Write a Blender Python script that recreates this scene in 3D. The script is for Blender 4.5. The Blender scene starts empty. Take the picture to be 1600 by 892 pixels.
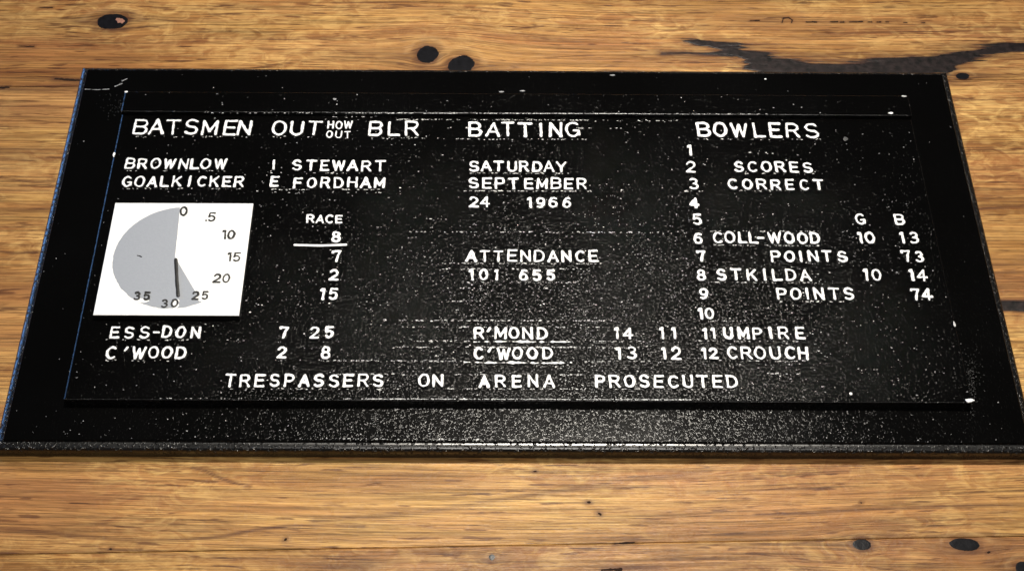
import bpy, bmesh, math, random
import numpy as np
from mathutils import Matrix, Vector
random.seed(7); rng = np.random.default_rng(7)
sc = bpy.context.scene
C = sc.collection

# ------------------------------------------------------------------ camera
TH, YAW, ROLL, FPX = 0.92947, -0.01588, 0.01702, 2390.17
CAM = Vector((-0.00917, -0.34687, 0.58723))
MR = (Matrix.Rotation(YAW, 3, 'Z') @ Matrix.Rotation(math.pi/2-TH, 3, 'X') @ Matrix.Rotation(ROLL, 3, 'Z'))
cd = bpy.data.cameras.new('camera'); cam = bpy.data.objects.new('camera', cd); C.objects.link(cam)
cd.sensor_width = 36; cd.lens = FPX/1600*36; cd.clip_start = 0.01; cd.clip_end = 60
M4 = MR.to_4x4(); M4.translation = CAM
cam.matrix_world = M4
sc.camera = cam

# ------------------------------------------------------------------ light
w = bpy.data.worlds.new('World'); sc.world = w; w.use_nodes = True
bg = w.node_tree.nodes['Background']
bg.inputs[0].default_value = (0.80, 0.88, 1.0, 1); bg.inputs[1].default_value = 0.05

def area(name, loc, target, sx, sy, power, col, spread=180):
    d = bpy.data.lights.new(name, 'AREA'); d.shape = 'RECTANGLE'; d.size = sx; d.size_y = sy
    d.energy = power; d.color = col; d.spread = math.radians(spread)
    o = bpy.data.objects.new(name, d); C.objects.link(o)
    o.location = loc
    o.rotation_euler = (Vector(target)-Vector(loc)).to_track_quat('-Z', 'Y').to_euler()
    return o
area('ceiling_lamp', (0.09, 0.53, 1.25), (0.03, 0.08, 0), 0.15, 0.12, 3.0, (1.0, 0.93, 0.82), 58)
area('window_light', (-1.55, 1.15, 0.50), (-0.2, 0.12, 0), 0.7, 0.5, 11.0, (0.20, 0.46, 1.0))
area('overhead_lamp', (0.10, -0.62, 1.75), (0.05, 0.05, 0), 0.5, 0.22, 5.2, (1.0, 0.95, 0.88), 120)

vs = sc.view_settings
vs.view_transform = 'Standard'; vs.look = 'None'; vs.exposure = 0.0; vs.gamma = 1.0; vs.use_curve_mapping = False

# ------------------------------------------------------------------ helpers
def at(u, v, z):
    """point of the horizontal plane at height z seen at pixel (u,v) of the 1600x892 picture"""
    d = MR @ Vector((u-800, 446-v, -FPX))
    t = (z-CAM.z)/d.z
    return CAM + d*t

def tag(o, label=None, cat=None, group=None, kind=None):
    for k, x in (('label', label), ('category', cat), ('group', group), ('kind', kind)):
        if x: o[k] = x
    return o

def link(name, me, mats, parent=None, loc=(0, 0, 0)):
    for m in mats: me.materials.append(m)
    o = bpy.data.objects.new(name, me); C.objects.link(o)
    o.location = loc
    if parent: o.parent = parent
    return o

def root(name, loc=(0, 0, 0)):
    o = bpy.data.objects.new(name, None); C.objects.link(o); o.location = loc; o.empty_display_size = .02
    return o

_P = rng.random((512, 512))
def vnoise(x, y, seed=0):
    x = np.asarray(x, float)+seed*17.31; y = np.asarray(y, float)+seed*9.77
    xi = np.floor(x).astype(int); yi = np.floor(y).astype(int)
    fx = x-xi; fy = y-yi
    fx = fx*fx*(3-2*fx); fy = fy*fy*(3-2*fy)
    a = _P[xi & 511, yi & 511]; b = _P[(xi+1) & 511, yi & 511]
    c = _P[xi & 511, (yi+1) & 511]; d = _P[(xi+1) & 511, (yi+1) & 511]
    return (a*(1-fx)+b*fx)*(1-fy)+(c*(1-fx)+d*fx)*fy
def fbm(x, y, seed=0, oct=4):
    s = 0; a = .5; t = 0
    for k in range(oct):
        s = s+a*vnoise(x*2**k, y*2**k, seed+k*3); t += a; a *= .5
    return s/t*2-1     # -1..1

def seg_dist(X, Y, pts):
    d = np.full(np.shape(X), 1e9)
    if len(pts) == 1: pts = [pts[0], pts[0]]
    for (x0, y0), (x1, y1) in zip(pts[:-1], pts[1:]):
        dx, dy = x1-x0, y1-y0
        L = dx*dx+dy*dy+1e-18
        t = np.clip(((X-x0)*dx+(Y-y0)*dy)/L, 0, 1)
        d = np.minimum(d, np.hypot(X-x0-t*dx, Y-y0-t*dy))
    return d

def poly_sd(X, Y, pts):
    """signed distance to a closed polygon, negative inside"""
    d = seg_dist(X, Y, list(pts)+[pts[0]])
    ins = np.zeros(np.shape(X), bool)
    n = len(pts)
    for i in range(n):
        x0, y0 = pts[i]; x1, y1 = pts[(i+1) % n]
        if y0 == y1: continue
        c = ((y0 > Y) != (y1 > Y)) & (X < (x1-x0)*(Y-y0)/(y1-y0)+x0)
        ins ^= c
    return np.where(ins, -d, d)

def sdf_mesh(name, f, bb, cell, z0, z1, out=0.0, dome=0.0):
    """solid whose outline is f<0: flat top at z1 (edges rounded down by dome), walls down to z0"""
    x0, y0, x1, y1 = bb
    nx = max(3, int((x1-x0)/cell)+2); ny = max(3, int((y1-y0)/cell)+2)
    xs = x0+np.arange(nx)*cell; ys = y0+np.arange(ny)*cell
    X, Y = np.meshgrid(xs, ys, indexing='ij')
    F = f(X, Y)
    F[0, :] = F[-1, :] = np.maximum(F[0, :], 1e-5); F[:, 0] = np.maximum(F[:, 0], 1e-5); F[:, -1] = np.maximum(F[:, -1], 1e-5); F[-1, :] = np.maximum(F[-1, :], 1e-5)
    F = np.where(np.abs(F) < 1e-7, 1e-7, F)
    GX, GY = np.gradient(F, cell)
    ins = F < 0
    V = []; top = {}; bot = {}; faces = []; mi = []
    def zt(fv): return z1 - dome*max(0.0, 1.0+fv/(2.0*cell))
    def corner(i, j):
        k = ('c', i, j)
        if k not in top:
            top[k] = len(V); V.append((xs[i], ys[j], zt(F[i, j])))
        return top[k]
    def cross(i, j, i2, j2):
        if (i2, j2) < (i, j): i, j, i2, j2 = i2, j2, i, j
        k = ('e', i, j, i2, j2)
        if k not in top:
            t = F[i, j]/(F[i, j]-F[i2, j2]); t = min(max(t, .02), .98)
            x = xs[i]+(xs[i2]-xs[i])*t; y = ys[j]+(ys[j2]-ys[j])*t
            gx = GX[i, j]*(1-t)+GX[i2, j2]*t; gy = GY[i, j]*(1-t)+GY[i2, j2]*t
            g = math.hypot(gx, gy)+1e-9
            top[k] = len(V); V.append((x, y, z1-dome))
            bot[k] = len(V); V.append((x+gx/g*out, y+gy/g*out, z0))
        return k
    any_in = ins[:-1, :-1] | ins[1:, :-1] | ins[1:, 1:] | ins[:-1, 1:]
    for i, j in zip(*np.nonzero(any_in)):
        cs = ((i, j), (i+1, j), (i+1, j+1), (i, j+1))
        poly = []; ks = []
        for q in range(4):
            a = cs[q]; b = cs[(q+1) % 4]
            if ins[a]: poly.append(corner(*a)); ks.append(None)
            if ins[a] != ins[b]:
                k = cross(*a, *b); poly.append(top[k]); ks.append((k, ins[a]))   # True: leaving
        if len(poly) >= 3:
            faces.append(poly); mi.append(0)
        n = len(ks)
        for q in range(n):
            if ks[q] and ks[q][1]:
                nx_ = ks[(q+1) % n]
                if nx_ and not nx_[1]:
                    a, b = ks[q][0], nx_[0]
                    faces.append((top[b], top[a], bot[a], bot[b])); mi.append(1)
    me = bpy.data.meshes.new(name); me.from_pydata(V, [], faces); me.update()
    me.polygons.foreach_set('material_index', mi)
    return me

# ------------------------------------------------------------------ materials
class NT:
    def __init__(s, name):
        s.m = bpy.data.materials.new(name); s.m.use_nodes = True
        s.t = s.m.node_tree; s.b = s.t.nodes['Principled BSDF']
    def n(s, typ, **kw):
        nd = s.t.nodes.new(typ)
        for k, x in kw.items(): setattr(nd, k, x)
        return nd
    def l(s, a, b): s.t.links.new(a, b)
    def math(s, op, a, b=0.0, clamp=False):
        nd = s.n('ShaderNodeMath', operation=op, use_clamp=clamp)
        for i, x in enumerate((a, b)):
            if isinstance(x, (int, float)): nd.inputs[i].default_value = x
            else: s.l(x, nd.inputs[i])
        return nd.outputs[0]
    def noise(s, vec, scale=1.0, detail=4, rough=.55, dist=0.0):
        nd = s.n('ShaderNodeTexNoise'); s.l(vec, nd.inputs['Vector'])
        nd.inputs['Scale'].default_value = scale; nd.inputs['Detail'].default_value = detail
        nd.inputs['Roughness'].default_value = rough; nd.inputs['Distortion'].default_value = dist
        return nd.outputs['Fac']
    def scale(s, vec, sc_, off=(0, 0, 0)):
        nd = s.n('ShaderNodeMapping'); s.l(vec, nd.inputs[0]); nd.inputs['Scale'].default_value = sc_
        nd.inputs['Location'].default_value = off
        return nd.outputs[0]
    def ramp(s, fac, stops):
        nd = s.n('ShaderNodeValToRGB'); s.l(fac, nd.inputs[0])
        e = nd.color_ramp.elements
        while len(e) < len(stops): e.new(.5)
        for q, (p, c) in zip(e, stops):
            q.position = p; q.color = (c, c, c, 1) if isinstance(c, (int, float)) else (*c, 1)
        return nd.outputs[0]
    def mix(s, fac, a, b, typ='MIX'):
        nd = s.n('ShaderNodeMix', data_type='RGBA', blend_type=typ)
        for i, x in ((0, fac), (6, a), (7, b)):
            if isinstance(x, (int, float)): nd.inputs[i].default_value = x
            elif isinstance(x, tuple): nd.inputs[i].default_value = (*x, 1)
            else: s.l(x, nd.inputs[i])
        return nd.outputs[2]
    def bump(s, h, strength, dist, prev=None):
        nd = s.n('ShaderNodeBump'); nd.inputs['Strength'].default_value = strength
        nd.inputs['Distance'].default_value = dist; s.l(h, nd.inputs['Height'])
        if prev: s.l(prev, nd.inputs['Normal'])
        return nd.outputs[0]
    def geo(s):
        return s.n('ShaderNodeNewGeometry').outputs['Position']
    def attr(s, name):
        return s.n('ShaderNodeAttribute', attribute_name=name).outputs['Fac']

def wood_material():
    k = NT('honey_hardwood')
    pos = k.geo(); sep = k.n('ShaderNodeSeparateXYZ'); k.l(pos, sep.inputs[0])
    comb = k.n('ShaderNodeCombineXYZ')
    k.l(sep.outputs[0], comb.inputs[0]); k.l(k.attr('flow'), comb.inputs[1]); k.l(k.attr('seed'), comb.inputs[2])
    c = comb.outputs[0]
    blot = k.noise(k.scale(c, (5, 26, 1)), detail=3)
    band = k.noise(k.scale(c, (4.5, 130, 1), (3, 0, 0)), detail=5, rough=.62, dist=.4)
    fine = k.noise(k.scale(c, (13, 620, 1), (7, 1, 0)), detail=4, rough=.65)
    pore = k.noise(k.scale(c, (70, 1500, 1), (1, 5, 0)), detail=3, rough=.6)
    dash = k.noise(k.scale(c, (55, 520, 1), (11, 3, 0)), detail=2, rough=.5)
    fig = k.noise(k.scale(c, (85, 150, 1), (2, 9, 0)), detail=3, rough=.6, dist=1.2)
    figm = k.ramp(k.noise(k.scale(c, (6, 14, 1), (21, 4, 0)), detail=2), [(.40, 0.0), (.62, 1.0)])
    col = k.ramp(band, [(.27, (.20, .086, .025)), (.42, (.35, .181, .053)), (.56, (.48, .272, .084)), (.74, (.64, .388, .132))])
    col = k.mix(k.ramp(blot, [(.40, 0.0), (.64, .85)]), col, (.36, .165, .062))
    # growth bands that follow the grain, wandering and fading in and out
    fl = k.math('ADD', k.math('MULTIPLY', k.attr('flow'), 52.0), k.math('MULTIPLY', k.noise(k.scale(c, (2.6, 20, 1), (5, 5, 0)), detail=4, rough=.6), 5.5))
    rings = k.math('SINE', k.math('MULTIPLY', fl, 6.283))
    rm = k.ramp(k.noise(k.scale(c, (4, 12, 1), (31, 2, 0)), detail=2), [(.38, .1), (.62, .75)])
    col = k.mix(k.math('MULTIPLY', rm, k.ramp(rings, [(.30, 0.0), (.85, .75)])), col, (.27, .105, .034))
    col = k.mix(1.0, col, k.ramp(fine, [(.3, .52), (.48, .95), (.68, 1.22)]), 'MULTIPLY')
    col = k.mix(k.math('MULTIPLY', figm, k.ramp(fig, [(.42, 0.0), (.66, .60)])), col, (.88, .60, .22))  # shimmer of the wavy figure put into the colour as lighter strokes
    col = k.mix(k.ramp(pore, [(.55, 0.0), (.62, .5)]), col, (.13, .052, .018))
    col = k.mix(k.ramp(dash, [(.62, 0.0), (.68, .75)]), col, (.10, .038, .015))
    hair = k.noise(k.scale(c, (20, 2400, 1), (4, 8, 0)), detail=2, rough=.7)
    col = k.mix(1.0, col, k.ramp(hair, [(.36, .52), (.5, .95), (.64, 1.18)]), 'MULTIPLY')
    col = k.mix(k.attr('tone'), col, k.mix(1.0, col, (.60, .46, .40), 'MULTIPLY'))
    # mineral stains, laid out where they lie on the planks
    st = k.math('POWER', k.attr('stain'), .55)
    st = k.math('MULTIPLY', st, k.ramp(fine, [(.3, 1.25), (.7, .6)]), clamp=True)
    col = k.mix(st, col, (.07, .026, .013))
    dk = k.math('POWER', k.attr('dark'), .6)
    dk = k.math('MULTIPLY', dk, k.ramp(pore, [(.3, 1.3), (.7, .7)]), clamp=True)
    col = k.mix(dk, col, (.02, .013, .013))
    pale = k.attr('pale')
    col = k.mix(pale, col, (.72, .48, .22))
    k.l(col, k.b.inputs['Base Color'])
    k.l(k.ramp(fine, [(.3, .50), (.7, .33)]), k.b.inputs['Roughness'])
    k.b.inputs['Specular IOR Level'].default_value = .16
    h = k.math('ADD', k.math('MULTIPLY', fine, .6), k.math('MULTIPLY', pore, .35))
    b1 = k.bump(h, .8, .0006)
    b2 = k.bump(fig, .5, .0007, b1)
    # fine scuffs
    vo = k.noise(k.scale(pos, (900, 1100, 1)), detail=2)
    b3 = k.bump(vo, .25, .00012, b2)
    k.l(b3, k.b.inputs['Normal'])
    return k.m

def black_paint(name, gl=.16, bump_s=1.0, base=.0012, grain=1000, spec=.11):
    k = NT(name)
    pos = k.geo()
    g1 = k.ramp(k.noise(pos, scale=grain, detail=2, rough=.5), [(.54, 0.0), (.74, 1.0)])
    g2 = k.noise(pos, scale=grain*.22, detail=2)
    lg = k.noise(pos, scale=14, detail=4)
    col = k.mix(k.ramp(lg, [(.45, 0.0), (.75, .5)]), (base, base*.95, base*.92), (base*1.6, base*1.6, base*1.7))
    k.l(col, k.b.inputs['Base Color'])
    k.l(k.ramp(lg, [(.3, gl*.85), (.7, gl*1.3)]), k.b.inputs['Roughness'])
    k.b.inputs['Specular IOR Level'].default_value = spec
    h = k.math('ADD', k.math('MULTIPLY', g1, .7), k.math('MULTIPLY', g2, .12))
    k.l(k.bump(h, bump_s, .00022), k.b.inputs['Normal'])
    return k.m

def simple(name, col, rough, var=.12, scale=500, bump=.2, spec=.4, dirt=None):
    k = NT(name); pos = k.geo()
    n = k.noise(pos, scale=scale, detail=3)
    c = k.mix(1.0, col, k.ramp(n, [(.3, 1-var), (.7, 1.0)]), 'MULTIPLY')
    if dirt:
        c = k.mix(k.ramp(k.noise(pos, scale=dirt[0], detail=5, rough=.7), [(dirt[1], 0.0), (dirt[1]+.1, dirt[2])]), c, (.12, .12, .12))
    k.l(c, k.b.inputs['Base Color']); k.b.inputs['Roughness'].default_value = rough
    k.b.inputs['Specular IOR Level'].default_value = spec
    k.l(k.bump(n, bump, .0002), k.b.inputs['Normal'])
    return k.m

M_wood = wood_material()
M_gap = simple('dark_joint', (.022, .012, .008), .9, spec=.1)
M_board = black_paint('board_black_paint', .13, .30)
M_edge = black_paint('moulding_black_paint', .24, 2.4, base=.003, grain=700, spec=.6)
M_panel = black_paint('panel_black_paint', .12, .40)
M_side = simple('letter_side_black', (.008, .008, .009), .35, scale=1200, bump=.4)
M_white = simple('white_letter_paint', (.86, .86, .86), .5, var=.22, scale=900, bump=.35, dirt=(1300, .66, .5))
M_fleck = simple('white_paint_and_glint', (.80, .80, .80), .5, var=.6, scale=300)  # white of paint flecks and chips, also of painted lamp glints
M_dust_glint = simple('grey_dust_and_glint', (.34, .34, .35), .6, var=.6, scale=300)  # grey of dust and scratches, also of dimmer painted glints
M_scuff = simple('grey_scuff', (.06, .06, .062), .5, var=.5, scale=400)
M_clock = simple('clock_white_paint', (.80, .80, .79), .5, var=.08, scale=260, bump=.3, dirt=(420, .70, .35))
M_grey = simple('clock_grey_paint', (.275, .295, .33), .55, var=.05, scale=900, bump=.35)
M_ink = simple('black_ink', (.012, .012, .012), .35, scale=900)
M_resin = simple('dark_knot_resin', (.009, .009, .011), .30, var=.5, scale=350, bump=.5, spec=.10)
M_crack = simple('charred_crack_fill', (.019, .012, .012), .45, var=.98, scale=260, bump=1.0, spec=.22)
M_bark = simple('pinkish_knot_wood', (.33, .15, .10), .6, var=.3)

# ------------------------------------------------------------------ table top: three planks
def P2(u, v, z=0.0):
    p = at(u, v, z); return (p.x, p.y)
seamA = (P2(0, 136), P2(1600, 124)); seamB = (P2(0, 866), P2(1600, 837))
def seam_y(s, x): return s[0][1]+(s[1][1]-s[0][1])*(x-s[0][0])/(s[1][0]-s[0][0])

# dark knots (pixel centre, half width, half height), stain halos
knots = [  # u, v, ru, rv, plank
    (176, 34, 24, 11.5, 'far'), (668, 85.5, 17, 13, 'far'), (720.5, 102.5, 20, 15, 'far'),
    (1347, 850.5, 13.5, 9, 'near'), (1508, 850, 22, 10, 'near'), (1602, 888, 15, 11, 'near'), (768.5, 870, 5, 4.5, 'near'),
    (1504, 119.5, 11, 5, 'far')]
KN = []
for (u, v, ru, rv, pl) in knots:
    c = P2(u, v); a = (P2(u+ru, v)[0]-P2(u-ru, v)[0])/2; b = (P2(u, v-rv)[1]-P2(u, v+rv)[1])/2
    KN.append((c[0], c[1], a, b, pl))
crack_px = [(1066, 61), (1090, 60), (1115, 65), (1150, 67), (1180, 77), (1215, 86), (1255, 94), (1300, 97), (1350, 95.5), (1400, 91), (1450, 84),
            (1500, 78), (1545, 71), (1600, 67), (1700, 55), (1700, 66), (1620, 77), (1580, 83), (1540, 91), (1515, 98), (1498, 106), (1488, 122),
            (1300, 124), (1190, 121), (1172, 112), (1158, 99), (1135, 89), (1105, 78), (1085, 72)]
crack = [P2(*p) for p in crack_px]
branch = [P2(*p) for p in [(1035, 84), (1075, 82.5), (1120, 85), (1150, 90)]]
slot_px = [(1540, 471), (1562, 470), (1600, 470.5), (1720, 471), (1720, 484), (1640, 485), (1600, 486), (1575, 484.5), (1540, 485)]
slot = [P2(*p) for p in slot_px]
slivers = [([(86, 123), (106, 125), (128, 126)], 2.6), ([(-6, 138), (6, 137), (14, 136.5)], 2.2), ([(30, 72.5), (46, 73), (53, 73)], 1.2), ([(60, 12.5), (82, 12.5)], 1.0),
           ([(960, 849), (979, 847.5), (992, 846.5)], 1.3), ([(940, 890), (970, 889)], 2.0), ([(918, 784.5), (921, 784)], 1.6), ([(1345, 785), (1346, 785.5)], 1.0),
           ([(445, 843), (447, 842)], 1.5), ([(172, 857), (174, 857)], 1.2), ([(1172, 33), (1186, 32.5)], 1.2), ([(1222, 36), (1224, 29), (1232, 28), (1238, 32), (1237, 36)], 1.1),
           ([(1260, 35), (1275, 35)], 1.8), ([(1298, 35), (1308, 34.5)], 1.8), ([(1313, 35), (1318, 35)], 1.6), ([(1328, 35), (1347, 34.5)], 1.6), ([(1356, 35), (1362, 35)], 1.2),
           ([(1370, 35), (1376, 35)], 1.2), ([(1384, 35), (1388, 35)], 1.2), ([(1412, 36), (1417, 36)], 1.0), ([(1440, 36), (1445, 36)], 1.0), ([(1543, 863), (1546, 862)], 1.4), ([(834, 736), (837, 736)], 1.2), ([(935, 801), (938, 803)], 1.5)]
SL = [([P2(*p) for p in pts], r/2950.0) for pts, r in slivers]
# thin reddish grain lines (pixel polylines, width px, strength)
lines_px = [([(-60, 822), (0, 825), (60, 829), (100, 834), (160, 840), (230, 844), (290, 843), (350, 837), (400, 827), (450, 821), (520, 821), (570, 822)], 1.6, .75),
            ([(300, 730), (320, 735), (340, 745), (365, 754), (392, 760)], 1.1, .95), ([(490, 813), (560, 808), (640, 803), (720, 790), (810, 776), (900, 762), (1000, 748), (1110, 736)], 3.0, .35),
            ([(1270, 53.5), (1340, 52), (1450, 50), (1520, 48), (1600, 46)], 1.0, .8), ([(1180, 803), (1270, 801), (1360, 795), (1460, 791), (1600, 786)], 1.4, .5),
            ([(0, 139), (40, 136), (80, 135), (122, 134.5)], 2.0, .9), ([(1140, 857), (1200, 851), (1290, 844)], 1.4, .6), ([(0, 862), (100, 861), (220, 858)], 1.5, .4), ([(750, 892), (765, 880), (769, 872)], 1.0, .8),
            ([(1104, 767), (1200, 766), (1290, 764)], 1.0, .4), ([(0, 392), (20, 396), (60, 394)], 1.2, .5), ([(0, 277), (50, 285), (80, 287)], 1.0, .5), ([(1520, 327), (1600, 322)], 1.2, .7), ([(1548, 427), (1600, 424)], 2.0, .5),
            ([(1536, 415), (1600, 412)], 2.4, .3), ([(520, 5), (640, 4), (800, 8)], 1.2, .6), ([(800, 47), (850, 41)], 1.0, .6), ([(380, 60), (450, 62), (540, 60)], 1.0, .3)]
LN = [([P2(*p) for p in pts], wd/2950.0, s) for pts, wd, s in lines_px]
# wide cloudy patches: (u,v,ru,rv,strength,kind)
patch_px = [(80, 139, 150, 4, .45, 's'), (140, 34, 30, 3, .6, 's'), (215, 34, 12, 3, .6, 's'), (120, 35, 60, 3, .3, 's'), (630, 90, 45, 7, .32, 's'), (755, 104, 30, 5, .55, 's'), (690, 100, 24, 5, .25, 's'),
            (1150, 88, 110, 9, .30, 's'), (1350, 88, 220, 10, .32, 's'), (1050, 92, 60, 8, .30, 's'), (1080, 60, 18, 6, .5, 's'), (1560, 78, 90, 9, .35, 's'), (1520, 118, 30, 6, .6, 's'),
            (1350, 852, 30, 10, .55, 's'), (1480, 849, 35, 9, .55, 's'), (1560, 852, 34, 10, .35, 's'), (1440, 868, 60, 22, .28, 's'), (1590, 885, 40, 14, .5, 's'), (770, 871, 26, 8, .5, 's'), (1000, 872, 190, 16, .26, 's'),
            (720, 885, 220, 14, .22, 's'), (560, 885, 40, 10, .5, 's'), (980, 889, 60, 6, .6, 's'), (560, 765, 170, 18, -.0, 's'), (1400, 845, 30, 12, .35, 's'), (1265, 35, 190, 5, .25, 's'),
            (1390, 850, 20, 12, .3, 's'), (1050, 820, 60, 10, .12, 's'), (620, 700, 60, 40, .15, 's'), (1570, 445, 60, 12, .25, 's'), (1570, 310, 60, 12, .15, 's'), (150, 330, 120, 6, .3, 's'), (40, 240, 60, 12, .18, 's')]
PT = []
for (u, v, ru, rv, s, kd) in patch_px:
    c = P2(u, v); PT.append((c[0], c[1], ru/2900.0, rv/2350.0, s))

def crack_field(X, Y):
    left = np.clip((crack[0][0]+.06-X)/.05, 0, 1)
    n = .0014*left+fbm(X*19, Y*430, 5, 4)*(.0052+.0030*left)+fbm(X*140, Y*1100, 8, 3)*.0013
    d = poly_sd(X, Y, crack)
    return d+n+.0006
def branch_field(X, Y):
    return seg_dist(X, Y, branch)-.0001+fbm(X*40, Y*700, 4, 3)*.0016

table = root('table_top'); tag(table, kind='structure')
def plank(lo, hi, seed, xs, pitch, detail=True):
    x = xs
    L = lo(x); H = hi(x)
    n = max(4, int(np.max(H-L)/pitch))
    t = np.linspace(0, 1, n)
    X = np.repeat(x[:, None], n, 1); Y = L[:, None]+(H-L)[:, None]*t[None, :]
    X0, Y0 = X.copy(), Y.copy()
    Z = fbm(X*30, Y*200, seed, 3)*.00006
    # rows for the eased edges and the sides
    def row(Yr, z): return X[:, :1], Yr, np.full_like(Yr, z)
    e = .0002
    Xf = np.concatenate([X[:, :1], X[:, :1], X, X[:, :1], X[:, :1]], 1)
    Yf = np.concatenate([L[:, None]+0*X[:, :1], L[:, None]+0*X[:, :1], Y, H[:, None]+0*X[:, :1], H[:, None]+0*X[:, :1]], 1)
    Yf[:, 2] += e; Yf[:, -3] -= e
    Zf = np.concatenate([np.full_like(X[:, :1], -.03), np.full_like(X[:, :1], -.0002), Z, np.full_like(X[:, :1], -.0002), np.full_like(X[:, :1], -.03)], 1)
    nx, ny = Xf.shape
    co = np.stack([Xf, Yf, Zf], -1).reshape(-1, 3)
    idx = np.arange(nx*ny).reshape(nx, ny)
    q = np.stack([idx[:-1, :-1], idx[1:, :-1], idx[1:, 1:], idx[:-1, 1:]], -1).reshape(-1, 4)
    me = bpy.data.meshes.new('plank')
    me.vertices.add(len(co)); me.vertices.foreach_set('co', co.ravel().astype('f4'))
    me.loops.add(q.size); me.loops.foreach_set('vertex_index', q.ravel().astype('i4'))
    me.polygons.add(len(q)); me.polygons.foreach_set('loop_start', (np.arange(len(q))*4).astype('i4'))
    me.update(calc_edges=True)
    X, Y = Xf, Yf
    # grain direction: straight, gently wandering, parting round the knots
    flow = Y+.009*fbm(X*1.6+seed, Y*6, seed+11, 3)+.0012*fbm(X*9, Y*30, seed+5, 3)
    stain = np.zeros_like(X); dark = np.zeros_like(X); pale = np.zeros_like(X)
    if detail:
        for (cx, cy, a, b, pl) in KN:
            dx = (X-cx)/(a*1.0); dy = (Y-cy)/(b*1.25); r2 = dx*dx*.35+dy*dy
            flow -= (Y-cy)*np.minimum(1.0/(1.0+r2*1.1), .9)
            r = np.sqrt(((X-cx)/a)**2+((Y-cy)/b)**2)
            wob = fbm(X*300, Y*300, 3, 3)*.25
            stain = np.maximum(stain, .95*np.clip((1.9-r)*.9+wob, 0, 1))
            tail = np.exp(-((Y-cy)/(b*.55))**2)*np.exp(-np.abs(X-cx)/(a*2.0))
            stain = np.maximum(stain, .85*tail)
            pale = np.maximum(pale, .12*np.exp(-((r-1.9+wob)/.25)**2)*(Y > cy))
        n1 = fbm(X*50, Y*330, seed+2, 4)
        for (cx, cy, a, b, s) in PT:
            g = np.exp(-((X-cx)/a)**2-((Y-cy)/b)**2)
            stain = np.maximum(stain, s*.8*np.clip(g*(1.1+1.8*n1), 0, 1.2))
        for pts, r, s in LN:
            xs_ = [p[0] for p in pts]; ys_ = [p[1] for p in pts]
            m = (X > min(xs_)-.01) & (X < max(xs_)+.01) & (Y > min(ys_)-.006) & (Y < max(ys_)+.006)
            if m.any():
                d = seg_dist(X[m], Y[m], pts)
                stain[m] = np.maximum(stain[m], s*np.exp(-(d/(r*1.1))**2)*(1+.6*fbm(X[m]*60, Y[m]*60, 2, 2)))
        cf = crack_field(X, Y); bf = branch_field(X, Y)
        f = np.minimum(cf, bf)
        dark = np.maximum(dark, np.clip(1-(f+.0002)/.0012, 0, 1)*.95)
        stain = np.maximum(stain, .75*np.clip(1-f/.0075, 0, 1)**1.8*np.clip(1+1.2*n1, 0, 1.4))
        sf = poly_sd(X, Y, slot)
        dark = np.maximum(dark, np.clip(1-sf/.0008, 0, 1)*.8); stain = np.maximum(stain, .5*np.clip(1-sf/.002, 0, 1))
        for pts, r in SL:
            cx, cy = pts[len(pts)//2]
            m = (np.abs(X-cx) < .03) & (np.abs(Y-cy) < .01)
            if m.any():
                d = seg_dist(X[m], Y[m], pts)
                stain[m] = np.maximum(stain[m], .7*np.exp(-(d/(r*2.2))**2))
    for nm, arr in (('flow', flow), ('stain', np.clip(stain, 0, 1)), ('dark', dark), ('pale', pale), ('seed', np.full_like(X, seed*1.37)), ('tone', np.clip({1: .16, 2: .16, 3: .42}.get(seed, .25)+.55*fbm(X*7, Y*16, seed+40, 3)+.25*np.clip((-.12-X)/.15, 0, 1), 0, 1))):
        a = me.attributes.new(nm, 'FLOAT', 'POINT'); a.data.foreach_set('value', arr.ravel().astype('f4'))
    me.polygons.foreach_set('use_smooth', np.ones(len(q), bool))
    return link('plank', me, [M_wood], table)

def xgrid(p):
    return np.concatenate([np.linspace(-1.0, -.36, 24)[:-1], np.arange(-.36, .36, p), np.linspace(.36, 1.0, 24)])
G = .0001
pl_far = plank(lambda x: seam_y(seamA, x)+G, lambda x: seam_y(seamA, x)+.25, 1, xgrid(.0009), .0007)
pl_mid = plank(lambda x: seam_y(seamB, x)+G, lambda x: seam_y(seamA, x)-G, 2, xgrid(.0012), .0008)
pl_near = plank(lambda x: seam_y(seamB, x)-.25, lambda x: seam_y(seamB, x)-G, 3, xgrid(.0012), .0009)
plank(lambda x: seam_y(seamA, x)+.25+2*G, lambda x: seam_y(seamA, x)+.5, 4, np.linspace(-1, 1, 60), .02, False)
plank(lambda x: seam_y(seamB, x)-.5, lambda x: seam_y(seamB, x)-.25-2*G, 5, np.linspace(-1, 1, 60), .02, False)

PARENT = {'far': pl_far, 'near': pl_near, 'mid': pl_mid}
for i, (cx, cy, a, b, pl) in enumerate(KN):
    flat_top = (pl == 'near' and i in (3, 4))
    lim = seam_y(seamB, cx)-cy-.0002 if pl == 'near' else 1
    def f(X, Y, a=a, b=b, i=i, lim=lim, cx=cx, cy=cy):
        an = np.arctan2(Y/b, X/a)
        wob = .12*fbm(np.cos(an)*1.3+i*5, np.sin(an)*1.3, i, 3)+.05*np.cos(2*an+i)+.05*fbm(X*1500, Y*1500, i, 2)
        d = (np.hypot(X/a, Y/b)-1+wob)*min(a, b)
        if pl == 'near': d = np.maximum(d, Y-lim)
        if pl == 'far' and i == 7: d = np.maximum(d, seam_y(seamA, cx)-cy+.0003-Y)
        return d
    me = sdf_mesh('knot', f, (-a*1.5, -b*1.5, a*1.5, b*1.5), .0003, -.0005, .00007, out=.0001, dome=.00003)
    link('knot', me, [M_resin, M_gap], PARENT[pl], (cx, cy, 0))
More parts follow.
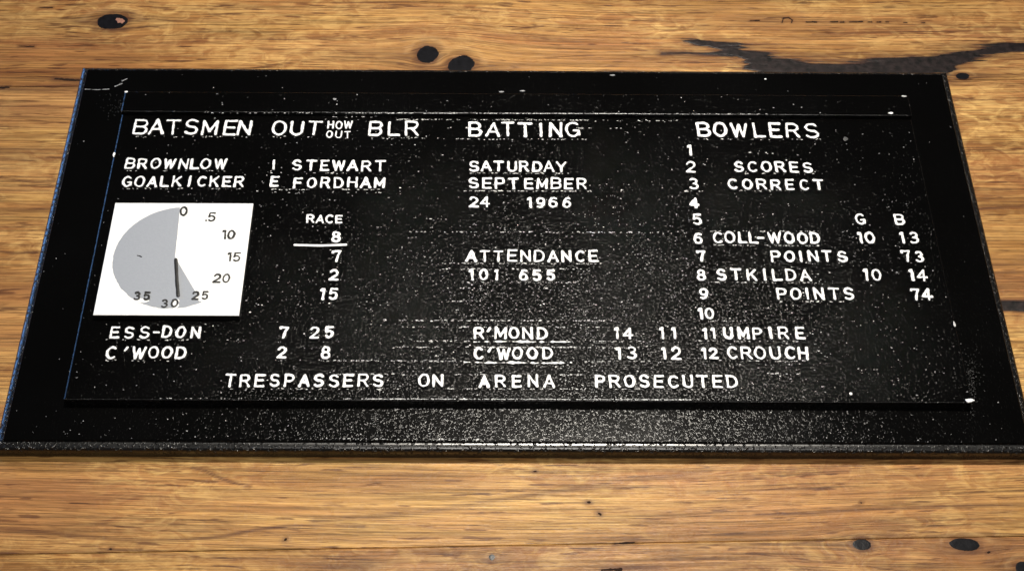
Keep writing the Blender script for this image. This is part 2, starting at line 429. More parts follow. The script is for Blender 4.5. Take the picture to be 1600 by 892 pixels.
# a pinkish chip caught in the first knot
cx, cy = P2(188, 33)
me = sdf_mesh('wood_chip', lambda X, Y: np.hypot(X/1.3, Y+X*.3)-.0018+fbm(X*900, Y*900, 3, 2)*.0008, (-.004, -.004, .004, .004), .0003, 0, .0003, .0001, .0001)
link('wood_chip', me, [M_bark, M_bark], pl_far, (cx, cy, 0))

sA = lambda X: seam_y(seamA, X)
o_x, o_y = crack[0]
me = sdf_mesh('crack_filling', lambda X, Y: np.maximum(np.minimum(crack_field(X+o_x, Y+o_y), branch_field(X+o_x, Y+o_y)), sA(X+o_x)+.0006-(Y+o_y)),
              (-.02, -.03, .235, .012), .00045, -.0006, .00015, .0001, .00008)
link('crack_filling', me, [M_crack, M_gap], pl_far, (o_x, o_y, 0))
s_x, s_y = slot[0]
me = sdf_mesh('crack_filling', lambda X, Y: poly_sd(X+s_x, Y+s_y, slot)+fbm((X+s_x)*120, (Y+s_y)*500, 9, 3)*.0004, (-.004, -.009, .07, .004), .0004, -.0006, .00012, .0001, .00008)
link('crack_filling', me, [M_crack, M_gap], pl_mid, (s_x, s_y, 0))
for pts, r in SL:
    cx, cy = pts[len(pts)//2]
    xs_ = [p[0]-cx for p in pts]; ys_ = [p[1]-cy for p in pts]
    if cy > seam_y(seamA, cx): par = pl_far
    elif cy < seam_y(seamB, cx): par = pl_near
    else: par = pl_mid
    loc = [(p[0]-cx, p[1]-cy) for p in pts]
    ext = max(max(xs_), -min(xs_))+1e-5
    me = sdf_mesh('grain_pit', lambda X, Y: seg_dist(X, Y, loc)-r*(1.0-.55*np.abs(X)/(ext+r))+fbm(X*700+cx*99, Y*1500, 6, 2)*r*.6,
                  (min(xs_)-2.2*r, min(ys_)-2.2*r, max(xs_)+2.2*r, max(ys_)+2.2*r), max(.00016, r*.3), -.0003, .0001, .00005, .00003)
    if len(me.polygons): link('grain_pit', me, [M_gap, M_gap], par, (cx, cy, 0))

# ------------------------------------------------------------------ plaque
W2, D = .225, .22507
HB = .0085
plaque = root('scoreboard_plaque', (0, 0, 0))
tag(plaque, 'black scoreboard plaque with raised white lettering and white timer square on wooden table', 'plaque')

# base board: flat field, small step, rounded-over moulding, straight side
prof = [(0, HB), (.0002, HB-.0002), (.00025, HB-.0011)]
r_ = .0026
for k in range(9):
    a = math.pi/2*(k/8)
    prof.append((.00045+r_*1.35*math.sin(a), HB-.0011-r_*.85*(1-math.cos(a))))
prof += [(.00396, .0012), (.0036, .0002)]
def rect_loft(name, x0, y0, x1, y1, prof, top_z_cap=True, sub=60):
    """rectangular top and mitred moulding profile (outset, z)"""
    V = []; F = []; MI = []
    nxs = [x0+(x1-x0)*i/sub for i in range(sub+1)]; nys = [y0+(y1-y0)*i/(sub//2) for i in range(sub//2+1)]
    ring = [(x, y0, 0, -1) for x in nxs[:-1]]+[(x1, y, 1, 0) for y in nys[:-1]]+[(x, y1, 0, 1) for x in nxs[:0:-1]]+[(x0, y, -1, 0) for y in nys[:0:-1]]
    n = len(ring)
    for (o_, z) in prof:
        for (x, y, _, _) in ring:
            sx = -1 if x <= x0+1e-9 else (1 if x >= x1-1e-9 else 0); sy = -1 if y <= y0+1e-9 else (1 if y >= y1-1e-9 else 0)
            V.append((x+sx*o_, y+sy*o_, z))
    for k in range(len(prof)-1):
        for i in range(n):
            j = (i+1) % n
            F.append((k*n+i, (k+1)*n+i, (k+1)*n+j, k*n+j)[::-1] if False else (k*n+j, k*n+i, (k+1)*n+i, (k+1)*n+j)); MI.append(1 if k >= 1 else 0)
    F.append(tuple(range(n))); MI.append(0)
    b = (len(prof)-1)*n
    F.append(tuple(b+i for i in range(n))[::-1]); MI.append(0)
    me = bpy.data.meshes.new(name); me.from_pydata(V, [], F); me.update()
    me.polygons.foreach_set('material_index', MI)
    bm = bmesh.new(); bm.from_mesh(me); bmesh.ops.recalc_face_normals(bm, faces=bm.faces); bm.to_mesh(me); bm.free()
    return me
base = link('base_board', rect_loft('base_board', -W2, 0, W2, D, prof), [M_board, M_edge], plaque)

HP = .0045; HH = .0025; HC = .003
ZP = HB+HP
PX0, PX1, PY0, PY1 = -.2008, .2021, .0181, .2031
HY = .1893
chf = .0006
panel = link('panel', rect_loft('panel', PX0+chf, PY0+chf, PX1-chf, HY+.002, [(0, ZP), (chf*.6, ZP-chf*.24), (chf, ZP-chf*.5), (chf, HB-.0002)]), [M_panel, M_edge], plaque)
hd = link('header_strip', rect_loft('header_strip', PX0+chf, HY+chf, PX1-chf, PY1-chf, [(0, ZP+HH), (chf*.6, ZP+HH-chf*.24), (chf, ZP+HH-chf*.5), (chf, HB-.0003)]), [M_panel, M_edge], panel)

# timer square
CX0, CY1, CS = -.19434, .1285, .06689
clock = link('timer_square', rect_loft('timer_square', CX0+.0003, CY1-CS+.0003, CX0+CS-.0003, CY1-.0003, [(0, ZP+HC), (.0002, ZP+HC-.0001), (.0003, ZP+HC-.0003), (.0003, ZP-.0002)]), [M_clock, M_side], plaque)
ZC = ZP+HC
cc = Vector(((CX0+CS/2-.0004), CY1-CS/2-.0004, 0))
pc = at(277, 402, ZC); pr = at(175.8, 408, ZC); ptop = at(277, 323.6, ZC); pbot = at(275, 482.5, ZC)
R_ = (ptop.y-pbot.y)/2*.995
cc = Vector((pr.x+R_, (ptop.y+pbot.y)/2, 0))
hub = at(273.2, 401.5, ZC); we = at(310, 464, ZC); tp = at(281.2, 326, ZC)
print('clock centre', cc, 'R', R_, 'hub', hub)
def sector(X, Y):
    x = X+cc.x; y = Y+cc.y
    an = np.arctan2(Y, X)
    d = np.hypot(X, Y)-R_+fbm(an*14, Y*0, 3, 3)*.00045*(Y < 0)+fbm(an*30, Y*0, 5, 2)*.0001
    # remove the white wedge: right of the hub-to-zero line and above the hub-to-25 line
    k = (tp.x-hub.x)/(tp.y-hub.y)
    right = (hub.x+(y-hub.y)*k)-x + fbm(Y*500, X*0, 8, 2)*.00012      # <0 on the right of the vertical edge
    nx, ny = -(we.y-hub.y), (we.x-hub.x); L = math.hypot(nx, ny); nx /= L; ny /= L
    below = (x-hub.x)*nx+(y-hub.y)*ny                                  # >0 above the 25 edge
    wedge = np.minimum(-right, below)                                  # >0 inside the white part (upper right)
    return np.maximum(d, wedge)
me = sdf_mesh('shaded_sector', sector, (-R_*1.1, -R_*1.1, R_*1.1, R_*1.1), .00045, 0, .00012, .00005, .00003)
link('shaded_sector', me, [M_grey, M_grey], clock, (cc.x, cc.y, ZC))
def ring(X, Y):
    an = np.arctan2(Y, X)
    return np.maximum(np.abs(np.hypot(X, Y)-R_)-.00016, np.maximum(-(X+.002), np.where((an > -1.0), -1.0, 1.0)))
me = sdf_mesh('timer_outline', ring, (-R_*1.1, -R_*1.1, R_*1.1, R_*1.1), .00022, 0, .00006, .00003, .00002)
if len(me.polygons): link('timer_outline', me, [M_clock, M_clock], clock, (cc.x, cc.y, ZC))

# ------------------------------------------------------------------ letters
def arc(cx, cy, rx, ry, a0, a1, n=None):
    n = n or max(4, int(abs(a1-a0)/22))
    return [(cx+rx*math.cos(math.radians(a0+(a1-a0)*i/n)), cy+ry*math.sin(math.radians(a0+(a1-a0)*i/n))) for i in range(n+1)]
GL = {
 'A': (.78, [[(0, 0), (.39, 1), (.78, 0)], [(.15, .33), (.63, .33)]]),
 'B': (.70, [[(0, 0), (0, 1), (.42, 1)]+arc(.42, .76, .25, .24, 90, -90)+[(0, .52)], [(.42, .52)]+arc(.44, .26, .27, .26, 90, -90)+[(0, 0)]]),
 'C': (.70, [arc(.38, .5, .38, .5, 48, 312)]),
 'D': (.70, [[(0, 0), (0, 1), (.28, 1)]+arc(.28, .5, .43, .5, 90, -90)+[(0, 0)]]),
 'E': (.62, [[(.62, 1), (0, 1), (0, 0), (.62, 0)], [(0, .51), (.52, .51)]]),
 'F': (.62, [[(.62, 1), (0, 1), (0, 0)], [(0, .5), (.5, .5)]]),
 'G': (.74, [arc(.38, .5, .38, .5, 48, 325)+[(.73, .1), (.73, .42), (.44, .42)]]),
 'H': (.68, [[(0, 0), (0, 1)], [(.68, 0), (.68, 1)], [(0, .52), (.68, .52)]]),
 'I': (.0, [[(0, 0), (0, 1)]]),
 'K': (.68, [[(0, 0), (0, 1)], [(.64, 1), (.02, .38)], [(.24, .6), (.68, 0)]]),
 'L': (.60, [[(0, 1), (0, 0), (.6, 0)]]),
 'M': (.82, [[(0, 0), (0, 1), (.41, .22), (.82, 1), (.82, 0)]]),
 'N': (.68, [[(0, 0), (0, 1), (.68, 0), (.68, 1)]]),
 'O': (.74, [arc(.37, .5, .37, .5, 0, 360, 20)]),
 'P': (.66, [[(0, 0), (0, 1), (.38, 1)]+arc(.38, .73, .28, .27, 90, -90)+[(0, .46)]]),
 'R': (.70, [[(0, 0), (0, 1), (.40, 1)]+arc(.40, .74, .27, .26, 90, -90)+[(0, .48)], [(.38, .48), (.70, 0)]]),
 'S': (.68, [arc(.34, .745, .31, .255, 28, 262)+arc(.34, .25, .34, .25, 85, -152)]),
 'T': (.72, [[(0, 1), (.72, 1)], [(.36, 1), (.36, 0)]]),
 'U': (.68, [[(0, 1), (0, .36)]+arc(.34, .34, .34, .34, 180, 360)+[(.68, 1)]]),
 'W': (.98, [[(0, 1), (.25, 0), (.49, .92), (.73, 0), (.98, 1)]]),
 'Y': (.74, [[(0, 1), (.37, .46), (.74, 1)], [(.37, .46), (.37, 0)]]),
 '0': (.64, [arc(.32, .5, .32, .5, 0, 360, 20)]),
 '1': (.20, [[(0, .86), (.05, .97), (.2, 1), (.2, 0)]]),
 '2': (.64, [arc(.32, .70, .30, .30, 165, -35)+[(.0, 0), (.66, 0)]]),
 '3': (.60, [arc(.29, .76, .26, .24, 145, -90)+arc(.29, .26, .31, .26, 90, -145)]),
 '4': (.70, [[(.5, 0), (.5, 1), (0, .30), (.7, .30)]]),
 '5': (.60, [[(.57, 1), (.08, 1), (.04, .54)]+arc(.29, .32, .30, .32, 135, -145)]),
 '6': (.62, [[(.56, .93), (.42, 1), (.22, .95), (.07, .72), (.01, .36)], arc(.31, .31, .30, .31, 0, 360, 16)]),
 '7': (.60, [[(0, .88), (.0, 1), (.60, 1), (.42, .6), (.32, 0)]]),
 '8': (.62, [arc(.31, .76, .25, .24, 0, 360, 14), arc(.31, .27, .31, .27, 0, 360, 16)]),
 '9': (.62, [[(.06, .07), (.20, 0), (.40, .05), (.55, .28), (.61, .64)], arc(.31, .69, .30, .31, 0, 360, 16)]),
 "'": (.16, [[(.16, 1.0), (.0, .72)]]),
 '-': (.40, [[(0, .50), (.40, .50)]]),
 '.': (.0, [[(0, .03)]]),
}
NAME = {"'": 'apostrophe', '-': 'hyphen', '.': 'full_stop'}
cnt = 0
def glyph(ch, cx, y0, cap, zbase, h, stroke, wide, parent, mats, rot=0.0, wob=1.0, fill=True):
    """one raised character; cx is its centre, y0 its baseline, cap its height in metres"""
    global cnt; cnt += 1
    wgl, strokes = GL[ch]
    r = stroke*random.uniform(.90, 1.14)
    inner = cap-2*r                      # stroke centre lines stay r inside the cap height
    sx = inner*wide*random.uniform(.95, 1.05); sy = inner
    lean = random.uniform(-.03, .03)*wob
    js = [[(x+random.uniform(-.018, .018)*wob, y+random.uniform(-.014, .014)*wob) for x, y in st] for st in strokes]
    P = [[((x-wgl/2)*sx+(y-.5)*sy*lean, y*sy+r) for x, y in st] for st in js]
    sd = cnt
    blob = None
    if wob > .5 and random.random() < .22:   # paint that has run into a corner
        st = random.choice(P); blob = random.choice(st)
    def f(X, Y):
        d = np.full(X.shape, 1e9)
        for st in P:
            d = np.minimum(d, seg_dist(X, Y, st))
        n = fbm(X*480, Y*480, sd % 97, 2)*r*.42*wob+fbm(X*1800, Y*1800, sd % 53, 2)*r*.26*wob
        d = d-r+n
        if blob:
            d = np.minimum(d, np.hypot(X-blob[0], Y-blob[1])-r*1.32+n)
        return d
    xs_ = [p[0] for st in P for p in st]; ys_ = [p[1] for st in P for p in st]
    m = r*1.8
    cell = max(.00017, r*.36)
    me = sdf_mesh(NAME.get(ch, 'numeral' if ch.isdigit() else 'letter'), f, (min(xs_)-m, min(ys_)-m, max(xs_)+m, max(ys_)+m), cell, 0, h, out=min(.00018, h*.3), dome=min(.00008, h*.25))
    o = link(me.name, me, mats, parent, (cx, y0, zbase))
    o.rotation_euler.z = rot+math.radians(random.uniform(-1.6, 1.6))*wob
    return o

HL = .0011
ZL = ZP+HL
def line(text, u0, v0, u1, v1, cap, stroke=None, wide=.92, us=None):
    """text whose first and last characters are centred at pixel u0, u1 with baselines v0, v1"""
    chars = list(text)
    n = len(chars)
    for i, ch in enumerate(chars):
        t = i/(n-1) if n > 1 else 0
        u = us[i] if us else u0+(u1-u0)*t
        v = v0+(v1-v0)*((u-u0)/(u1-u0) if n > 1 else 0)
        if ch == ' ': continue
        p = at(u, v, ZL); q = at(u, v-cap, ZL)
        hgt = (q-p).length
        s = stroke or (.00063 if cap > 22 else .00054)
        glyph(ch, p.x, p.y+random.uniform(-.00016, .00016), hgt*random.uniform(.97, 1.03), ZP, HL*random.uniform(.85, 1.1), s, wide, panel, [M_white, M_side], rot=math.radians(-.15))

T = line
T('BATSMEN', 217.4, 210, 380.5, 212, 24, us=[217.4, 243, 268.5, 297.5, 326, 357.5, 380.5])
T('OUT', 435, 211.7, 490, 212, 23); T('HOW', 516.2, 201.3, 545.3, 201.6, 12.6, stroke=.00038, wide=.80, us=[516.2, 529, 543.5]); T('OUT', 514.3, 215.8, 542.6, 215.8, 11.5, stroke=.00036, wide=.86)
T('BLR', 586.2, 212, 643.5, 212.2, 23); T('BATTING', 742.5, 213.2, 895.8, 214.3, 23, us=[742.5, 769.8, 793.8, 820.5, 846, 868.8, 895.8])
T('BOWLERS', 1100.6, 213.8, 1270, 215.8, 23, us=[1100.6, 1126.7, 1156.3, 1187.8, 1212.8, 1240, 1270])
T('BROWNLOW', 201.8, 263.7, 343, 264.5, 17, us=[201.8, 221, 241.5, 263, 285, 303, 320, 343]); T('GOALKICKER', 197, 292, 372.6, 292, 17)
T('I', 426.9, 265.4, 426.9, 265.4, 16); T('STEWART', 463.2, 266.6, 593.7, 268, 17); T('E', 427.7, 292.4, 427.7, 292, 17); T('FORDHAM', 464.6, 293.8, 592.4, 294, 17)
T('RACE', 484.5, 348.9, 529, 349, 13.5, stroke=.00042)
T('SATURDAY', 740.3, 267.9, 877, 269, 17, us=[740.3, 759.5, 779, 800, 818.5, 839.5, 858, 877]); T('SEPTEMBER', 739.8, 294.8, 909.3, 295.5, 17.5, us=[739.8, 761, 781, 802.5, 826, 847, 869, 889, 909.3])
T('24', 739.8, 323.9, 758, 324, 17); T('1966', 827.7, 324.4, 885.9, 324.4, 17, us=[827.7, 845, 864.5, 885.9])
for s_, u, v in (('1', 1077.7, 243.8), ('2', 1080, 269.6), ('3', 1085, 296.3), ('4', 1085.5, 326), ('5', 1089.8, 351.6), ('6', 1091.2, 380.7), ('7', 1096, 409), ('8', 1096.3, 438.6), ('9', 1100.3, 467.6)):
    T(s_, u, v, u, v, 17.5, stroke=.0006 if s_ in '14' else None)
T('10', 1095.7, 498.3, 1109.2, 498.3, 18); T('11', 1102, 529.4, 1115, 529.4, 18); T('12', 1100.5, 560.6, 1115.6, 560.6, 18)
T('SCORES', 1155.7, 268.8, 1263.3, 270, 17); T('CORRECT', 1146.3, 296.2, 1280, 297, 17)
T('G', 1345.4, 350.4, 1345.4, 350, 17); T('B', 1407.3, 351, 1407.3, 351, 17)
T('8', 524.6, 379, 524.6, 379, 18, stroke=.0006); T('7', 525, 409.7, 525, 409, 18); T('2', 520.6, 438.2, 520, 438, 18); T('15', 502.8, 468.2, 519.6, 468.2, 19, stroke=.00058)
T('ATTENDANCE', 736.3, 408.7, 928, 409.3, 18.5); T('101', 736.3, 437.6, 774.7, 437.6, 18); T('655', 817.8, 438.2, 860.3, 438.3, 18)
T('COLL-WOOD', 1122.6, 380, 1274.6, 381, 18, us=[1122.6, 1141.5, 1161.5, 1178, 1190, 1211.4, 1234.3, 1255, 1274.6]); T('10', 1345, 380.2, 1360.7, 380.2, 18); T('13', 1411, 380.6, 1430, 380.8, 18)
T('POINTS', 1213.3, 409, 1317.7, 409.6, 18, us=[1213.3, 1234.8, 1252.6, 1272, 1293.5, 1317.7]); T('73', 1418, 409.3, 1438, 409.3, 18)
T('STKILDA', 1128.6, 438, 1259.8, 438.6, 18.5, us=[1128.6, 1150.9, 1175.6, 1196, 1215.5, 1237, 1259.8]); T('10', 1354, 438.4, 1371, 438.4, 18.5); T('14', 1425.5, 438.6, 1442, 438.8, 18.5)
T('POINTS', 1222.7, 468.2, 1327.6, 468.6, 19, us=[1222.7, 1244.5, 1263, 1281, 1304.8, 1327.6]); T('74', 1432, 469, 1450, 469, 19)
T('ESS-DON', 178.2, 528.2, 304.4, 528.2, 19, us=[178.2, 200.4, 224.6, 242.5, 259.6, 280.8, 304.4]); T("C'WOOD", 172.2, 560.4, 281, 560.4, 20, us=[172.2, 193.7, 215, 238, 259, 281])
T('7', 442, 528.3, 442, 528, 19); T('25', 490.5, 528.2, 513.4, 528.2, 19); T('2', 439.2, 560, 439.2, 560, 19.5); T('8', 508.2, 560, 508.2, 560, 19.5)
T("R'MOND", 748, 529.5, 847.4, 529.5, 19, us=[748, 764, 782, 803.3, 824.5, 847.4]); T("C'WOOD", 747.8, 561.3, 856, 561.3, 19.5, us=[747.8, 765, 786.9, 808.4, 831.8, 856])
T('14', 963.5, 529.5, 981.9, 529.5, 19); T('11', 1034, 529.5, 1053, 529.5, 19); T('13', 967, 561.2, 987.3, 561.2, 20); T('12', 1037.5, 561.2, 1057, 561.2, 20)
T('UMPIRE', 1138.8, 529.5, 1251.2, 530, 19, us=[1138.8, 1162.5, 1184.5, 1205, 1225.5, 1251.2]); T('CROUCH', 1145.5, 560.6, 1255.8, 561.5, 20, us=[1145.5, 1167, 1189, 1213, 1236, 1256])
T('TRESPASSERS', 358.7, 603.8, 590, 604.2, 20.5); T('ON', 662, 604, 684, 604, 20.5); T('ARENA', 756.7, 605, 858.5, 605, 20.5); T('PROSECUTED', 938, 605.4, 1145, 606, 20.5)

# clock numerals in black, thin raised ink; white patches under the ones that cross the grey
def ctext(ch, u, v, cap=14, stroke=.00042, z=ZC+.00008):
    p = at(u, v+cap/2, z); q = at(u, v-cap/2, z)
    glyph(ch, p.x, p.y, (q-p).length, z, .00016, stroke, .95, clock, [M_ink, M_ink], wob=.9)
def patch(u, v, ru, rv, seed):
    p = at(u, v, ZC); a = ru/3150; b = rv/2600
    me = sdf_mesh('paint_patch', lambda X, Y: (np.hypot(X/a, Y/b)-1)*min(a, b)+fbm(X*600, Y*600, seed, 3)*.0009, (-1.5*a, -1.5*b, 1.5*a, 1.5*b), .00035, 0, .00018, .00005, .00003)
    link('paint_patch', me, [M_clock, M_clock], clock, (p.x, p.y, ZC))
patch(216, 470, 13, 3.5, 3); patch(316, 466, 9, 5, 4); patch(274, 475, 5.5, 6.5, 5)
for ch, u, v in (('0', 285.8, 330), ('.', 321.8, 338.8), ('5', 329.8, 339.3), ('1', 349.5, 366.5), ('0', 360.6, 366.8), ('1', 357.5, 401.5), ('5', 369, 401.6), ('2', 338, 434.8), ('0', 352.6, 434.8),
                 ('2', 304.3, 461.6), ('5', 319.6, 461.4), ('3', 256, 474.2), ('0', 271.5, 473.6), ('3', 212.8, 462.4), ('5', 228.4, 462.6)):
    ctext(ch, u, v, z=ZC+(.0002 if (u < 330 and v > 440) or u < 290 else .00003), cap=14.5 if v < 440 else 13.5, stroke=.00045)
def stick(name, pts, wpx, z0, h, mats, parent, rough=.15):
    Q = [at(u, v, z0+h) for u, v in pts]; c0 = Q[0]
    L = [(q.x-c0.x, q.y-c0.y) for q in Q]; r = wpx/2/3200
    xs_ = [p[0] for p in L]; ys_ = [p[1] for p in L]; m = 2*r
    me = sdf_mesh(name, lambda X, Y: seg_dist(X, Y, L)-r+fbm(X*400, Y*400, 5, 3)*r*rough, (min(xs_)-m, min(ys_)-m, max(xs_)+m, max(ys_)+m), max(.00014, r*.4), 0, h, .0001, min(.00008, h*.3))
    return link(name, me, mats, parent, (c0.x, c0.y, z0))
stick('timer_hand', [(274.6, 405), (276, 436), (278, 460.5)], 4.8, ZC+.00012, .0007, [M_ink, M_ink], clock)
stick('ink_mark', [(214.5, 399), (218, 399.5), (221, 401.2)], 1.4, ZC+.0001, .00012, [M_ink, M_ink], clock)
stick('underline', [(460.5, 382.5), (500, 383.6), (540.5, 382.2)], 3.8, ZP, HL, [M_white, M_side], panel)
stick('underline', [(741, 533.6), (790, 533.2), (835, 533.8), (868, 533.8), (895, 533.4)], 2.0, ZP, .0007, [M_white, M_side], panel, 3.2)
stick('underline', [(726, 565), (760, 566.4), (800, 566.2), (850, 567), (893, 566)], 2.2, ZP, .0007, [M_white, M_side], panel, 3.2)

# ------------------------------------------------------------------ flecks of paint, and lamp glints put in as pale flecks: tiny low bumps, joined
class Flecks:
    def __init__(s): s.V = []; s.F = []; s.M = []
    def add(s, x, y, z, r, el=1.0, ang=0.0, h=.00006, mi=0):
        n = 5; b = len(s.V); ca, sa = math.cos(ang), math.sin(ang)
        for k in range(n):
            a = 2*math.pi*k/n+random.random()*.8; q = r*random.uniform(.6, 1.25)
            px, py = q*math.cos(a)*el*1.45, q*math.sin(a)*1.45
            s.V.append((x+px*ca-py*sa, y+px*sa+py*ca, z))
        s.V.append((x, y, z+h))
        for k in range(n): s.F.append((b+k, b+(k+1) % n, b+n)); s.M.append(mi)
    def build(s, parent, mats):
        me = bpy.data.meshes.new('paint_and_glint'); me.from_pydata(s.V, [], s.F); me.update()
        me.polygons.foreach_set('material_index', s.M)
        o = link('paint_and_glint', me, mats, parent); tag(o, kind='stuff'); return o
fp = Flecks(); fb = Flecks()
def on_clock(x, y): return CX0-.001 < x < CX0+CS+.001 and CY1-CS-.001 < y < CY1+.001
def surf_z(x, y):
    if PX0+.0004 < x < PX1-.0004 and PY0+.0004 < y < HY-.0003: return ZP
    if PX0+.0004 < x < PX1-.0004 and HY+.0005 < y < PY1-.0004: return ZP+HH
    return None
# dense sprinkle round the lower middle: paint specks and painted-in lamp glints, thinning outwards
for i in range(7500):
    x = random.gauss(.02, .085); y = random.gauss(.062, .045)
    z = surf_z(x, y)
    if z != ZP or on_clock(x, y): continue
    if fbm(x*60, y*60, 4, 3) < random.uniform(-.7, .35): continue
    r = random.choice((.00007, .00009, .00012, .00012, .00018)) * random.uniform(.7, 1.2)
    fp.add(x, y, z, r, random.uniform(1, 1.9), mi=0 if random.random() < .35 else 1)
for i in range(650):
    x = random.uniform(PX0, PX1); y = random.uniform(PY0, PY1); z = surf_z(x, y)
    if z is None or on_clock(x, y): continue
    fp.add(x, y, z, random.choice((.00008, .0001, .00016, .0002))*random.uniform(.7, 1.2), random.uniform(1, 2), mi=0 if random.random() < .35 else 1)
for i in range(1100):  # near edge of the board: specks plus lamp glints given as colour
    x = random.gauss(.01, .10); y = abs(random.gauss(.0, .013))+.0003
    if y > PY0-.003 or abs(x) > W2-.002: continue
    fb.add(x, y, HB, random.choice((.00006, .00009, .00013))*random.uniform(.7, 1.2), random.uniform(1, 2), mi=0 if random.random() < .2 else 1)
for i in range(260):
    x = random.uniform(-W2, W2); y = random.uniform(0, D)
    if PX0-.001 < x < PX1+.001 and PY0-.002 < y < PY1+.001: continue
    fb.add(x, y, HB, random.choice((.00008, .00012, .00018))*random.uniform(.7, 1.2), random.uniform(1, 2), mi=0 if random.random() < .3 else 1)
# broken white marks, paint and painted-in glints, along the edges of the type slugs
def dashes(u0, v0, u1, v1, dens, r=.00014, z=ZP, f=fp, jit=.5):
    n = int(abs(u1-u0)*dens*.75)
    for i in range(n):
        t = random.random(); u = u0+(u1-u0)*t
        if fbm(u*.05, v0*.3, 7, 2) < -.25+random.uniform(-.3, .1): continue
        p = at(u, v0+(v1-v0)*t+random.gauss(0, jit), z)
        f.add(p.x, p.y, z, r*random.uniform(.5, 1.3), random.uniform(1.2, 3.2), mi=0)
for a in [(515, 182.5, 590, 183, .25), (620, 187, 920, 188, .75), (920, 188, 1100, 189, .2), (700, 199.5, 745, 199.5, .3), (895, 200.5, 975, 201, .25), (690, 217.5, 920, 218, .3), (560, 216.8, 700, 217, .12),
          (690, 243.5, 705, 243.5, .4), (730, 270.5, 890, 271.5, .5), (420, 269.5, 600, 271, .15), (725, 298, 925, 299, .55), (640, 362, 1030, 363.5, .3), (650, 342, 700, 342, .2),
          (690, 411.5, 940, 412, .6), (690, 420, 920, 420.5, .25), (730, 440.5, 900, 441, .3), (700, 450, 900, 451, .12), (600, 500.5, 960, 501, .5), (640, 510.5, 760, 511, .35), (850, 511, 960, 511, .2),
          (610, 532.5, 740, 533, .4), (896, 533, 1010, 533, .35), (620, 542, 740, 542, .4), (740, 542, 900, 542.5, .9), (900, 543, 1000, 543, .35), (430, 563, 725, 564, .5), (915, 564.5, 1100, 564.5, .35),
          (500, 584, 650, 584.5, .3), (700, 585, 780, 585, .3), (875, 585, 915, 585.5, .6), (700, 607, 1150, 608, .45), (1110, 383, 1280, 384, .45), (1110, 361, 1280, 361.5, .35), (1110, 441, 1280, 441.5, .35),
          (1090, 500.5, 1160, 501, .3), (1200, 583, 1260, 584, .25), (1330, 576, 1400, 577, .1), (1085, 532.5, 1260, 533, .3), (1120, 563, 1260, 564, .3), (690, 470.5, 760, 471, .25), (1150, 239.5, 1265, 240, .15), (400, 300, 620, 301, .1)]:
    dashes(*a)
# little ticks of paint at the feet of the letters
for (u0, u1, v, dn) in [(205, 395, 213.5, .22), (425, 500, 214.5, .2), (580, 655, 214.5, .3), (1090, 1285, 217.5, .22), (190, 355, 266.5, .25), (190, 380, 294.5, .25), (420, 605, 296, .3), (1145, 1275, 271, .2), (1145, 1290, 298, .25),
                        (165, 310, 530.5, .25), (165, 285, 562.5, .3), (355, 600, 607, .3), (1205, 1320, 411, .2), (1215, 1330, 470.5, .2), (1070, 1100, 298.5, .6)]:
    dashes(u0, v, u1, v+.5, dn, .00016, jit=.6)
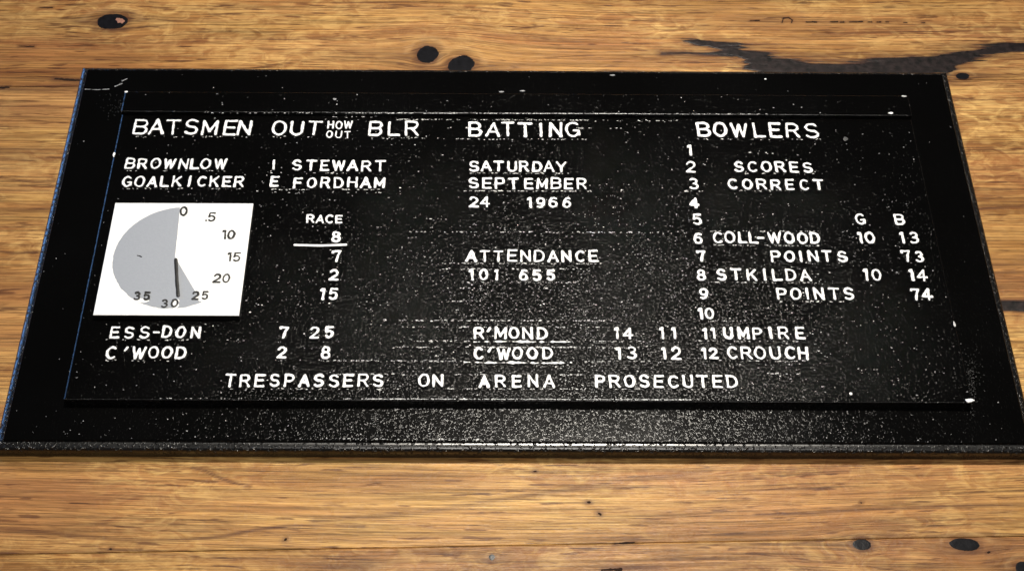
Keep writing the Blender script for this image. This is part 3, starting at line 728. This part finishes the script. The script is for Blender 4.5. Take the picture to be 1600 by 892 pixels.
# the worn front edges of the header strip and of the panel
dashes(320, 176.3, 560, 177, .28, .00012, ZP+HH); dashes(540, 177, 1000, 177.9, 1.1, .00013, ZP+HH, jit=.22); dashes(1000, 178, 1200, 178.5, .3, .00012, ZP+HH, jit=.3)
dashes(540, 622.8, 1080, 624.2, 1.1, .00013, ZP, jit=.22); dashes(250, 622, 540, 622.8, .2, .00012, ZP, jit=.3)
dashes(440, 684.5, 900, 687, .22, .00013, HB, fb, .4); dashes(600, 638.5, 860, 639.5, .4, .00012, HB, fb, .4)
for (u, v, su, sv, n_, zz, ff) in ((1517, 600, 7, 26, 260, HB, fb), (1165, 675, 60, 9, 200, HB, fb), (185, 165, 14, 9, 90, HB, fb), (1440, 300, 30, 60, 160, ZP, fp), (1250, 600, 160, 12, 240, ZP, fp)):
    for i in range(n_):
        p = at(random.gauss(u, su), random.gauss(v, sv), zz)
        if (zz == HB and (p.x > W2-.001 or (PX0-.001 < p.x < PX1+.001 and PY0-.001 < p.y < PY1+.001) or p.y < .001)) or (zz == ZP and surf_z(p.x, p.y) != ZP): continue
        ff.add(p.x, p.y, zz, random.uniform(.00006, .00011), random.uniform(1, 2), h=.00002, mi=2)
fp.build(panel, [M_fleck, M_dust_glint, M_scuff]); fb.build(base, [M_fleck, M_dust_glint, M_scuff])

# paint chips at the corners and a couple of scuffs
def chip(u, v, ru, rv, z, mat, seed, parent=panel, h=.0002):
    p = at(u, v, z); a = ru/3100; b = rv/2550
    me = sdf_mesh('paint_chip', lambda X, Y: (np.hypot(X/a, Y/b)-1)*min(a, b)+fbm(X*900, Y*900, seed, 2)*min(a, b)*.5, (-1.5*a, -1.5*b, 1.5*a, 1.5*b), min(a, b)*.3, -.0003, h, .00004, .00004)
    if len(me.polygons): link('paint_chip', me, [mat, mat], parent, (p.x, p.y, z))
chip(197, 144, 3.2, 1.6, ZP+HH, M_white, 2); chip(1515, 625.8, 6, 2.3, ZP, M_white, 3, h=.0004); chip(1392.5, 177.4, 4, 1.5, ZP+HH, M_white, 4); chip(1413, 150.8, 4.5, 1.1, ZP+HH, M_fleck, 5)
chip(178.3, 241.5, 1.8, 3.6, ZP, M_white, 6); chip(1321, 217.5, 4.2, 3.0, ZP, M_scuff, 7, h=.0001); chip(957, 118, 4, 1.2, HB, M_dust_glint, 8, base); chip(1196, 124, 1.5, 1.2, HB, M_fleck, 9, base)
chip(783, 144, 4, 1.2, ZP+HH, M_dust_glint, 11); chip(816, 142.5, 4, 1.0, ZP+HH, M_dust_glint, 12); chip(523, 155.5, 2.5, 1.8, ZP+HH, M_dust_glint, 13); chip(1329, 615, 1.8, 1.8, ZP, M_fleck, 14); chip(1491, 506, 1.4, 4, ZP, M_fleck, 15)
stick('scratch', [(133, 139.5), (150, 140.5), (170, 139.5)], 1.0, HB, .00006, [M_dust_glint, M_dust_glint], base, 2.2)
stick('scratch', [(180, 135), (190, 131)], 2.0, HB, .00006, [M_dust_glint, M_dust_glint], base, 1.2); stick('scratch', [(191, 126.5), (198, 123.5)], 2.0, HB, .00006, [M_dust_glint, M_dust_glint], base, 1.2)
sc.cycles.samples = 128
